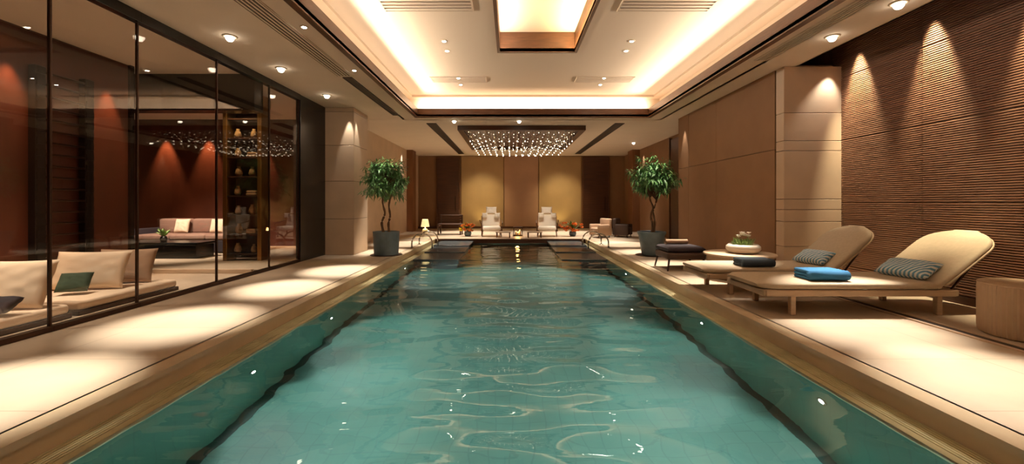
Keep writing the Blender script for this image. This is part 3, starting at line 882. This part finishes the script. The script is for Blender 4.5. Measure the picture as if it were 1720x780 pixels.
# dark low stool with cushion behind the round table side
def low_stool():
    x0, x1, y0, y1 = 2.76, 3.44, 7.3, 7.95
    e = thing('low_stool', 'dark woven low bench with plum cushion between the round table and potted tree', 'stool', ((x0+x1)/2, (y0+y1)/2, 0))
    w, d = (x1-x0)/2, (y1-y0)/2
    bm = BM(); rbox(bm, -w, w, -d, d, .2, .32, .03, 3); obj('seat_frame', bm, M['wicker'], e, True, 40)
    bm = BM(); loft_slab(bm, [(-w+.01, .37), (-w+.05, .375), (0, .38), (w-.05, .375), (w-.01, .37)], d-.01, [.05, .10, .11, .10, .05]); obj('cushion', bm, M['plum'], e, True, 60)
    for sx in (-1, 1):
        for sy in (-1, 1):
            bm = BM(); tube(bm, [(sx*(w-.04), sy*(d-.04), .21), (sx*(w+.0), sy*(d-.0), 0)], [.02, .014], 8); obj('leg', bm, M['wicker'], e, True)
    bm = BM(); tube(bm, [(-w+.02, -d+.02, .09), (w-.02, -d+.02, .09)], .01, 8); obj('stretcher', bm, M['wicker'], e, True)
    t = thing('folded_throw', 'tan rolled towel lying on the dark low bench', 'towel', ((x0+x1)/2-.02, (y0+y1)/2+.1, .435))
    bm = BM(); tube(bm, [(-.2, 0, .045), (.2, 0, .045)], .045, 14); obj('roll', bm, M['taupe'], t, True, 40)
    bm = BM()
    for s in (-1, 1):
        pts = [(s*.203, .035*(1-q/30)*math.cos(q*.6), .045+.035*(1-q/30)*math.sin(q*.6)) for q in range(28)]
        tube(bm, pts, .004, 5)
    obj('roll_end', bm, M['lounger'], t, True)
low_stool()

# ------------------------------------------------------------------ potted trees
def potted_tree(loc, label, seed, stems, crown_c, crown_r, tapered):
    rnd = random.Random(seed)
    e = thing('potted_tree', label, 'potted tree', loc)
    bm = BM()
    if tapered: prof = [(0, 0), (.20, 0), (.215, .015), (.29, .46), (.315, .50), (.315, .545), (.28, .545), (.27, .49), (0, .49)]
    else: prof = [(0, 0), (.26, 0), (.275, .015), (.295, .50), (.30, .54), (.27, .545), (.26, .49), (0, .49)]
    lathe(bm, prof, 40); obj('pot', bm, M['pot'], e, True, 40)
    bm = BM(); lathe(bm, [(0, .505), (.2, .5), (.265, .492), (0, .49)], 28); obj('soil', bm, M['soil'], e, True)
    bm = BM(); lathe(bm, [(0, -.0), (.36, -.0), (.36, .012), (0, .012)], 36); obj('saucer', bm, M['bronze'], e)
    tips = []
    bm = BM()
    for st in stems:
        pts = [Vector(p) for p in st]
        # smooth
        sm = []
        for i in range(len(pts)-1):
            for t in range(5): sm.append(pts[i].lerp(pts[i+1], t/5))
        sm.append(pts[-1])
        for _ in range(2): sm = [sm[0]]+[(sm[i-1]+sm[i]*2+sm[i+1])/4 for i in range(1, len(sm)-1)]+[sm[-1]]
        r = [.030-.016*i/(len(sm)-1)+.004*math.sin(i*1.7) for i in range(len(sm))]
        tube(bm, sm, r, 9); tips.append(sm[-1]); tips.append(sm[int(len(sm)*.8)])
    obj('trunk', bm, M['bark'], e, True)
    bm = BM(); ends = []
    for k in range(64):
        s = rnd.choice(tips)
        a = rnd.random()*2*PI; zz = rnd.uniform(-.75, 1); rr = rnd.uniform(.45, 1)
        q = Vector((math.cos(a)*math.sqrt(max(0, 1-zz*zz))*crown_r[0]*rr, math.sin(a)*math.sqrt(max(0, 1-zz*zz))*crown_r[1]*rr, zz*crown_r[2]*rr))
        end = Vector(crown_c)+q
        mid = s.lerp(end, .5)+Vector((0, 0, .08))
        tube(bm, [s, mid, end], [.010, .006, .003], 5); ends.append((mid, end))
    obj('branches', bm, M['bark'], e, True)
    bm = BM()
    for mid, end in ends:
        for k in range(44):
            t = rnd.uniform(.25, 1.08); p = mid.lerp(end, t)+Vector((rnd.gauss(0, .05), rnd.gauss(0, .05), rnd.gauss(0, .04)))
            d = Vector((rnd.gauss(0, 1), rnd.gauss(0, 1), rnd.gauss(.0, .6)))+(p-Vector(crown_c))*1.2
            leaf(bm, p, d, rnd.uniform(.08, .15), rnd.uniform(.028, .042), rnd.uniform(.1, .9))
    o = obj('foliage', bm, M['leaf'], e); o['kind'] = 'stuff'
    return e
potted_tree((-2.84-.02, 9.65-.33+.3, 0), 'leafy potted tree in a straight slate pot beside the left stone column', 3,
            [[(-.06, 0, .48), (-.12, .02, .75), (-.02, .0, .95), (-.10, .03, 1.2), (-.06, 0, 1.5), (-.02, 0, 1.8)], [(.06, .03, .48), (.03, .05, .72), (.09, .02, .9), (.05, 0, 1.15), (.14, 0, 1.45), (.10, .02, 1.75)]],
            (0.0, 0, 1.70), (.62, .55, .56), False)
potted_tree((3.24, 9.55, 0), 'leafy potted tree in a tapered slate pot on the right deck', 11,
            [[(0, 0, .48), (.03, 0, .7), (-.02, .02, .9), (.04, 0, 1.1), (-.05, 0, 1.3), (-.02, 0, 1.7)], [(.04, 0, .48), (.09, .02, .75), (.02, .0, 1.0), (.10, 0, 1.2), (.16, 0, 1.5)]],
            (.04, 0, 1.72), (.60, .55, .56), True)
spot((-2.9, 8.9, ZC-.03), (-2.86, 9.55, 1.7), 200, 34, .7)
spot((3.2, 8.7, ZC-.03), (3.24, 9.5, 1.7), 200, 34, .7)

# ------------------------------------------------------------------ lounge furniture behind glass
def daybed(y0, y1, label):
    e = thing('daybed', label, 'daybed', (-5.35, (y0+y1)/2, 0), group='low daybeds behind the glass')
    h = (y1-y0)/2
    bm = BM(); rbox(bm, -.6, .78, -h, h, 0, .05, .008, 2); obj('base', bm, M['bronze'], e)
    bm = BM(); rbox(bm, -.59, .77, -h+.01, h-.01, .05, .15, .035, 4); obj('mattress', bm, M['cream'], e, True, 50)
daybed(2.35, 4.35, 'low cream daybed behind the glass at the left edge')
daybed(4.42, 5.75, 'low cream daybed behind the second glass pane')
lean_pillow('pillow', M['cream'], .74, .50, .17, (-4.98, 4.06, .155), math.radians(8), math.radians(-22), 'large cream pillow at the left edge behind the first glass pane', 'large pillows on the daybeds', 'pillow')
lean_pillow('pillow', M['cream'], .80, .48, .17, (-5.13, 5.02, .155), math.radians(10), math.radians(-22), 'large cream pillow in the middle of the second glass pane', 'large pillows on the daybeds', 'pillow')
lean_pillow('pillow', M['taupe'], .66, .46, .17, (-5.05, 5.42, .155), math.radians(12), math.radians(-20), 'taupe pillow tucked behind the cream pillow on the second daybed', 'large pillows on the daybeds', 'pillow')
lean_pillow('small_cushion', M['green_fabric'], .30, .24, .11, (-4.98, 4.72, .19), math.radians(20), math.radians(-35), 'small dark green cushion in front of the cream pillow by the glass post', None)
lean_pillow('small_cushion', M['plum'], .30, .20, .10, (-4.75, 3.78, .20), math.radians(5), math.radians(-60), 'small black cushion lying at the left edge of the photo', None)

# black rung rack on the lounge wall
def rack():
    e = thing('ladder_rack', 'tall black ladder rack of many rungs standing on the dark lounge wall', 'rack', (-6.0, 5.62, 0))
    for yy in (-.31, .31):
        bm = BM(); rbox(bm, -.08, .02, yy-.06, yy+.06, 0, 2.95, .006, 1)
        for k in range(18): box(bm, .02, .03, yy-.05, yy+.05, .3+k*.15, .3+k*.15+.09)
        obj('upright', bm, M['black'], e)
    for k in range(18):
        bm = BM(); tube(bm, [(0, -.3, .33+k*.15), (0, .3, .33+k*.15)], .014, 8); obj('rung', bm, M['bronze'], e, True)
rack()

def sofa():
    e = thing('sofa', 'long dark sofa with mauve back cushions against the red alcove wall', 'sofa', (-7.3, 9.85, .06))
    W = 1.28
    bm = BM(); rbox(bm, -W, W, -.45, .45, .02, .30, .02, 2); obj('base', bm, M['plum'], e)
    for k in range(3):
        bm = BM(); x = -W+.08+(k)*(2*W-.16)/3
        rbox(bm, x+.005, x+(2*W-.16)/3-.005, -.46, .25, .30, .42, .04, 3); obj('seat_cushion', bm, M['mauve'], e, True, 50)
        bm = BM(); rbox(bm, x+.01, x+(2*W-.16)/3-.01, .2, .40, .40, .76, .06, 3); obj('back_cushion', bm, M['mauve'], e, True, 50)
    for s in (-1, 1):
        bm = BM(); rbox(bm, s*W-.09 if s > 0 else -W-.01, s*W+.01 if s > 0 else -W+.09, -.45, .45, .02, .55, .03, 2); obj('armrest', bm, M['plum'], e, True, 50)
sofa()
for i, (x, lb) in enumerate(((-7.85, 'cream pillow left of the little plant on the alcove sofa'), (-7.0, 'cream pillow right of the little plant on the alcove sofa'), (-6.4, 'cream pillow at the right end of the alcove sofa'))):
    lean_pillow('pillow', M['cream'], .34, .34, .12, (x, 9.93, .485), 0, math.radians(-15), lb, 'cream pillows on the alcove sofa', 'pillow')
def coffee_table():
    e = thing('coffee_table', 'low black coffee table in front of the alcove sofa', 'table', (-7.3, 8.75, .06))
    bm = BM(); rbox(bm, -.95, .95, -.3, .3, .28, .33, .006, 1); obj('table_top', bm, M['black_panel'], e)
    bm = BM(); rbox(bm, -.9, .9, -.26, .26, 0, .28, .006, 1); obj('plinth', bm, M['black_panel'], e)
    p = thing('table_plant', 'small leafy plant in a dark vase on the black coffee table', 'plant', (-7.25, 8.72, .39))
    bm = BM(); lathe(bm, [(0, 0), (.05, 0), (.07, .05), (.05, .11), (.04, .11), (.045, .05), (0, .02)], 20); obj('vase', bm, M['black'], p, True)
    bm = BM()
    for k in range(60):
        a = random.random()*2*PI; leaf(bm, Vector((0, 0, .09)), Vector((math.cos(a)*random.random(), math.sin(a)*random.random(), random.uniform(.7, 1.5))), random.uniform(.14, .3), .035, .3)
    obj('foliage', bm, M['leaf2'], p)
coffee_table()
def display_shelf():
    x0, x1, y0, y1, z1 = -5.62, -4.94, 8.2, 8.5, 3.05
    e = thing('display_shelf', 'tall dark display shelf with gilded posts behind the last glass panes', 'shelf', ((x0+x1)/2, (y0+y1)/2, .06))
    w, d = (x1-x0)/2, (y1-y0)/2
    for sx in (-1, 1):
        bm = BM(); rbox(bm, sx*w-.04, sx*w+.04, -d, d, 0, z1, .005, 1); obj('post', bm, M['gold'], e)
    bm = BM(); rbox(bm, -w-.05, w+.05, -d-.02, d+.02, z1, z1+.22, .008, 1); obj('crown', bm, M['gold'], e)
    bm = BM(); box(bm, -w+.04, w-.04, d-.02, d, 0.02, z1-.02); obj('back_panel', bm, M['shelf_wood'], e)
    for k in range(8):
        bm = BM(); rbox(bm, -w+.04, w-.04, -d+.01, d-.02, .12+k*.38, .145+k*.38, .003, 1); obj('shelf_board', bm, M['shelf_wood'], e)
    kinds = 0
    for k in range(7):
        zb = .145+k*.38+.06
        for q in range(2):
            x = (x0+x1)/2-w+.19+q*.3+random.uniform(-.02, .02)
            if q == 1 and k % 2:
                o = obj('folded_linen', rbox(rbox(BM(), -.10, .10, -.09, .09, 0, .05, .02, 2), -.095, .095, -.085, .085, .052, .10, .02, 2), M['taupe'], None, True)
                lab, cat = 'folded taupe linen stacked on the gilded display shelf', 'linen'
            else:
                bm = BM(); s = random.uniform(.8, 1.1)
                lathe(bm, [(0, 0), (.045*s, 0), (.07*s, .06*s), (.05*s, .14*s), (.028*s, .17*s), (.035*s, .2*s), (.022*s, .2*s), (0, .05)], 16)
                o = obj('vase', bm, M['books'], None, True); lab, cat = 'small tan vase standing on the gilded display shelf', 'vase'
            o.location = (x, (y0+y1)/2-.03, zb)
            tag(o, lab, cat, 'linens on the display shelf' if cat == 'linen' else 'vases on the display shelf')
display_shelf()
spot((-5.3, 7.8, 3.3), (-5.3, 8.2, 2.4), 60, 80, .8, (1, .75, .35), .03)

# ------------------------------------------------------------------ far lounge
def armchair(loc, rz, label):
    e = thing('lounge_chair', label, 'armchair', loc, rz, group='lounge chairs by the far wall')
    w = .35
    for sx in (-1, 1):
        for sy in (-1, 1):
            bm = BM(); tube(bm, [(sx*(w-.03), sy*.28, .22), (sx*(w-.01), sy*.31, 0)], [.024, .016], 8); obj('leg', bm, M['fascia'], e, True)
        bm = BM(); rbox(bm, sx*w-.03, sx*w+.03, -.34, .34, .20, .26, .01, 2)
        pts = [(sx*w, -.33, .25), (sx*(w+.02), -.32, .48), (sx*(w+.04), -.05, .50), (sx*(w+.05), .30, .56)]
        tube(bm, pts, .022, 8); obj('arm_frame', bm, M['fascia'], e)
    bm = BM(); rbox(bm, -w+.03, w-.03, -.36, .28, .22, .37, .05, 3); obj('seat_cushion', bm, M['white_fabric'], e, True, 50)
    bm = BM()
    t = BM(); rbox(t, -w+.02, w-.02, -.07, .07, 0, .46, .05, 3)
    merge(bm, t, Matrix.Translation((0, .26, .33)) @ Matrix.Rotation(math.radians(-16), 4, 'X')); obj('back_cushion', bm, M['white_fabric'], e, True, 50)
    bm = BM(); t = BM(); rbox(t, -w, w, -.02, .02, 0, .44, .012, 2); merge(bm, t, Matrix.Translation((0, .35, .30)) @ Matrix.Rotation(math.radians(-16), 4, 'X')); obj('back_frame', bm, M['fascia'], e)
    return e
chairs = [((-.68, 15.0, 0), .10, 'white cushioned lounge chair left of centre at the far wall'), ((1.33, 15.0, 0), -.10, 'white cushioned lounge chair right of centre at the far wall')]
for loc, rz, lb in chairs: armchair(loc, rz, lb)
for (x, lb) in ((-.70, 'left'), (1.35, 'right')):
    lean_pillow('fluffy_pillow', M['white_fabric'], .40, .26, .14, (x, 15.33, .80), 0, math.radians(-14), 'fluffy white pillow propped on top of the %s far lounge chair' % lb, 'fluffy pillows on the far chairs', 'pillow')
    for q, nm in ((-.23, 'left'), (.23, 'right')):
        lean_pillow('side_pillow', M['white_fabric'], .20, .18, .12, (x+q, 15.16, .66), 0, math.radians(-10), 'small white pillow at the %s shoulder of the %s far lounge chair' % (nm, lb), 'small pillows on the far chairs', 'pillow')
def tray_table(loc, label):
    e = thing('low_table', label, 'table', loc, group='low tables beside the far chairs')
    bm = BM(); rbox(bm, -.26, .26, -.18, .18, .17, .21, .008, 2); obj('table_top', bm, M['table_top'], e)
    for sx in (-1, 1):
        for sy in (-1, 1):
            bm = BM(); rbox(bm, sx*.22-.02, sx*.22+.02, sy*.14-.02, sy*.14+.02, 0, .17, .004, 1); obj('leg', bm, M['dark_wood'], e)
tray_table((-.24, 14.45, 0), 'low tan table at the inner side of the left far chair')
tray_table((.84, 14.45, 0), 'low tan table at the inner side of the right far chair')
def flowers(loc, label, m1, m2, r=.24, h=.3, pr=.13, greens=50):
    e = thing('flower_arrangement', label, 'flowers', loc, group=None)
    bm = BM(); lathe(bm, [(0, 0), (pr*.7, 0), (pr, .08), (pr*.9, .18), (pr*.75, .18), (pr*.8, .08), (0, .03)], 24); obj('vase', bm, M['pot'], e, True)
    bm = BM()
    for k in range(greens):
        a = random.random()*2*PI; leaf(bm, Vector((0, 0, .16)), Vector((math.cos(a)*random.random(), math.sin(a)*random.random(), random.uniform(.5, 1.6))), random.uniform(.15, .2+h), .05, .3)
    obj('foliage', bm, M['leaf'], e)
    for mm, cnt, off in ((m1, 26, 0), (m2, 8, -.6)):
        bm = BM()
        for k in range(cnt):
            a = random.random()*2*PI; rr = r*math.sqrt(random.random())
            c = Vector((math.cos(a)*rr+off*r, math.sin(a)*rr, .16+random.random()*h*.6))
            for q in range(8):
                b2 = q*2*PI/8; leaf(bm, c, Vector((math.cos(b2), math.sin(b2), .5+.6*(q % 2))), .10, .07)
        obj('blossom', bm, mm, e)
    return e
flowers((-1.52, 14.95, 0), 'orange and yellow flowers in a vase outside the left far chair', M['orange_petal'], M['yellow_petal'], .22, .42)
flowers((2.25, 15.0, 0), 'broad orange flower arrangement outside the right far chair', M['orange_petal'], M['orange_petal'], .34, .50)
def candle_lantern():
    e = thing('candle_lantern', 'glowing orange candle lantern between the two far chairs', 'lantern', (.28, 15.2, 0))
    bm = BM(); rbox(bm, -.17, .17, -.17, .17, 0, .03, .005, 1); obj('base', bm, M['bronze'], e)
    for sx in (-1, 1):
        for sy in (-1, 1):
            bm = BM(); box(bm, sx*.155-.01, sx*.155+.01, sy*.155-.01, sy*.155+.01, .03, .30); obj('post', bm, M['bronze'], e)
    bm = BM(); rbox(bm, -.17, .17, -.17, .17, .30, .325, .005, 1); obj('lid', bm, M['bronze'], e)
    bm = BM()
    for q, (x, y, hh) in enumerate(((-.07, 0, .13), (.07, .03, .17), (0, -.07, .10))): lathe(bm, [(0, hh), (.035, hh), (.036, .03), (0, .03)], 14, (x, y, 0))
    obj('candles', bm, M['cream'], e, True, 40)
    bm = BM()
    for x, y, hh in ((-.07, 0, .13), (.07, .03, .17), (0, -.07, .10)): lathe(bm, [(0, hh+.06), (.013, hh+.025), (.008, hh+.004), (0, hh)], 10, (x, y, 0))
    obj('flame', bm, M['candle'], e, True)
    point((.28, 15.2, .24), 9, (1, .5, .15), .06, parent=e)
candle_lantern()
def lamp_small():
    e = thing('table_lamp', 'small glowing table lamp on a round stand in the far left corner', 'lamp', (-3.0, 14.7, 0))
    bm = BM(); lathe(bm, [(0, 0), (.14, 0), (.15, .02), (.05, .05), (.10, .12), (.12, .2), (.07, .28), (.02, .3), (.02, .36), (0, .36)], 24); obj('base', bm, M['ceramic'], e, True)
    bm = BM(); lathe(bm, [(.10, .62), (.15, .36), (.145, .36), (.095, .62)], 24); obj('lamp_shade', bm, M['lamp_shade'], e, True)
    point((-3.0, 14.7, .5), 10, (1, .75, .35), .05, parent=e)
lamp_small()
def slat_bench():
    e = thing('slatted_bench', 'dark slatted bench before the left dark door of the far wall', 'bench', (-2.3, 16.0, 0))
    for k in range(5):
        bm = BM(); rbox(bm, -.45, .45, -.3+k*.13, -.2+k*.13, .36, .40, .004, 1); obj('seat_slat', bm, M['dark_wood'], e)
    for k in range(3):
        bm = BM(); rbox(bm, -.45, .45, .3, .33, .46+k*.1, .53+k*.1, .004, 1); obj('back_slat', bm, M['fascia'], e)
    for sx in (-1, 1):
        bm = BM(); rbox(bm, sx*.42-.025, sx*.42+.025, .27, .33, 0, .74, .004, 1); rbox(bm, sx*.42-.025, sx*.42+.025, -.3, -.25, 0, .36, .004, 1); box(bm, sx*.42-.02, sx*.42+.02, -.25, .27, .31, .36); obj('side_frame', bm, M['dark_wood'], e)
slat_bench()
def club_chair(loc, m, rz, label, name='club_chair'):
    e = thing(name, label, 'armchair', loc, rz, group='low armchairs in the far right corner')
    bm = BM(); rbox(bm, -.22, .22, -.26, .22, .10, .34, .04, 3); obj('seat', bm, m, e, True, 50)
    bm = BM(); rbox(bm, -.30, .30, .16, .30, .08, .66, .05, 3); obj('backrest', bm, m, e, True, 50)
    for s in (-1, 1):
        bm = BM(); rbox(bm, s*.26-.05, s*.26+.05, -.26, .2, .08, .46, .035, 3); obj('armrest', bm, m, e, True, 50)
        for sy in (-1, 1):
            bm = BM(); tube(bm, [(s*.24, sy*.2, .1), (s*.25, sy*.22, 0)], [.018, .013], 8); obj('leg', bm, M['bronze'], e, True)
club_chair((3.12, 14.45, 0), M['taupe'], math.radians(-70), 'beige boxy armchair before the right dark door of the far wall')
club_chair((3.95, 14.6, 0), M['wicker'], math.radians(60), 'dark brown armchair behind the right potted tree')

# ------------------------------------------------------------------ world, camera, view
w = bpy.data.worlds.new('world'); bpy.context.scene.world = w; w.use_nodes = True
w.node_tree.nodes['Background'].inputs[0].default_value = (1, .75, .5, 1); w.node_tree.nodes['Background'].inputs[1].default_value = 0.0
cam = bpy.data.cameras.new('camera'); co = bpy.data.objects.new('camera', cam); C.objects.link(co)
co.location = (0, 0, HC); co.rotation_euler = (PI/2, 0, 0)
cam.sensor_fit = 'HORIZONTAL'; cam.sensor_width = 36; cam.lens = F/1720*36
cam.shift_x = (860-VX)/1720; cam.shift_y = (VY-390)/1720
cam.clip_start = .05; cam.clip_end = 100
s = bpy.context.scene; s.camera = co
s.view_settings.view_transform = 'Standard'; s.view_settings.look = 'None'; s.view_settings.gamma = 1
s.view_settings.use_curve_mapping = False; s.view_settings.exposure = 0.25
cy = s.cycles
cy.max_bounces = 10; cy.diffuse_bounces = 5; cy.glossy_bounces = 5; cy.transmission_bounces = 8; cy.transparent_max_bounces = 12
cy.caustics_reflective = False; cy.caustics_refractive = False
cy.sample_clamp_indirect = 4.0
try: cy.use_denoising = True
except Exception: pass
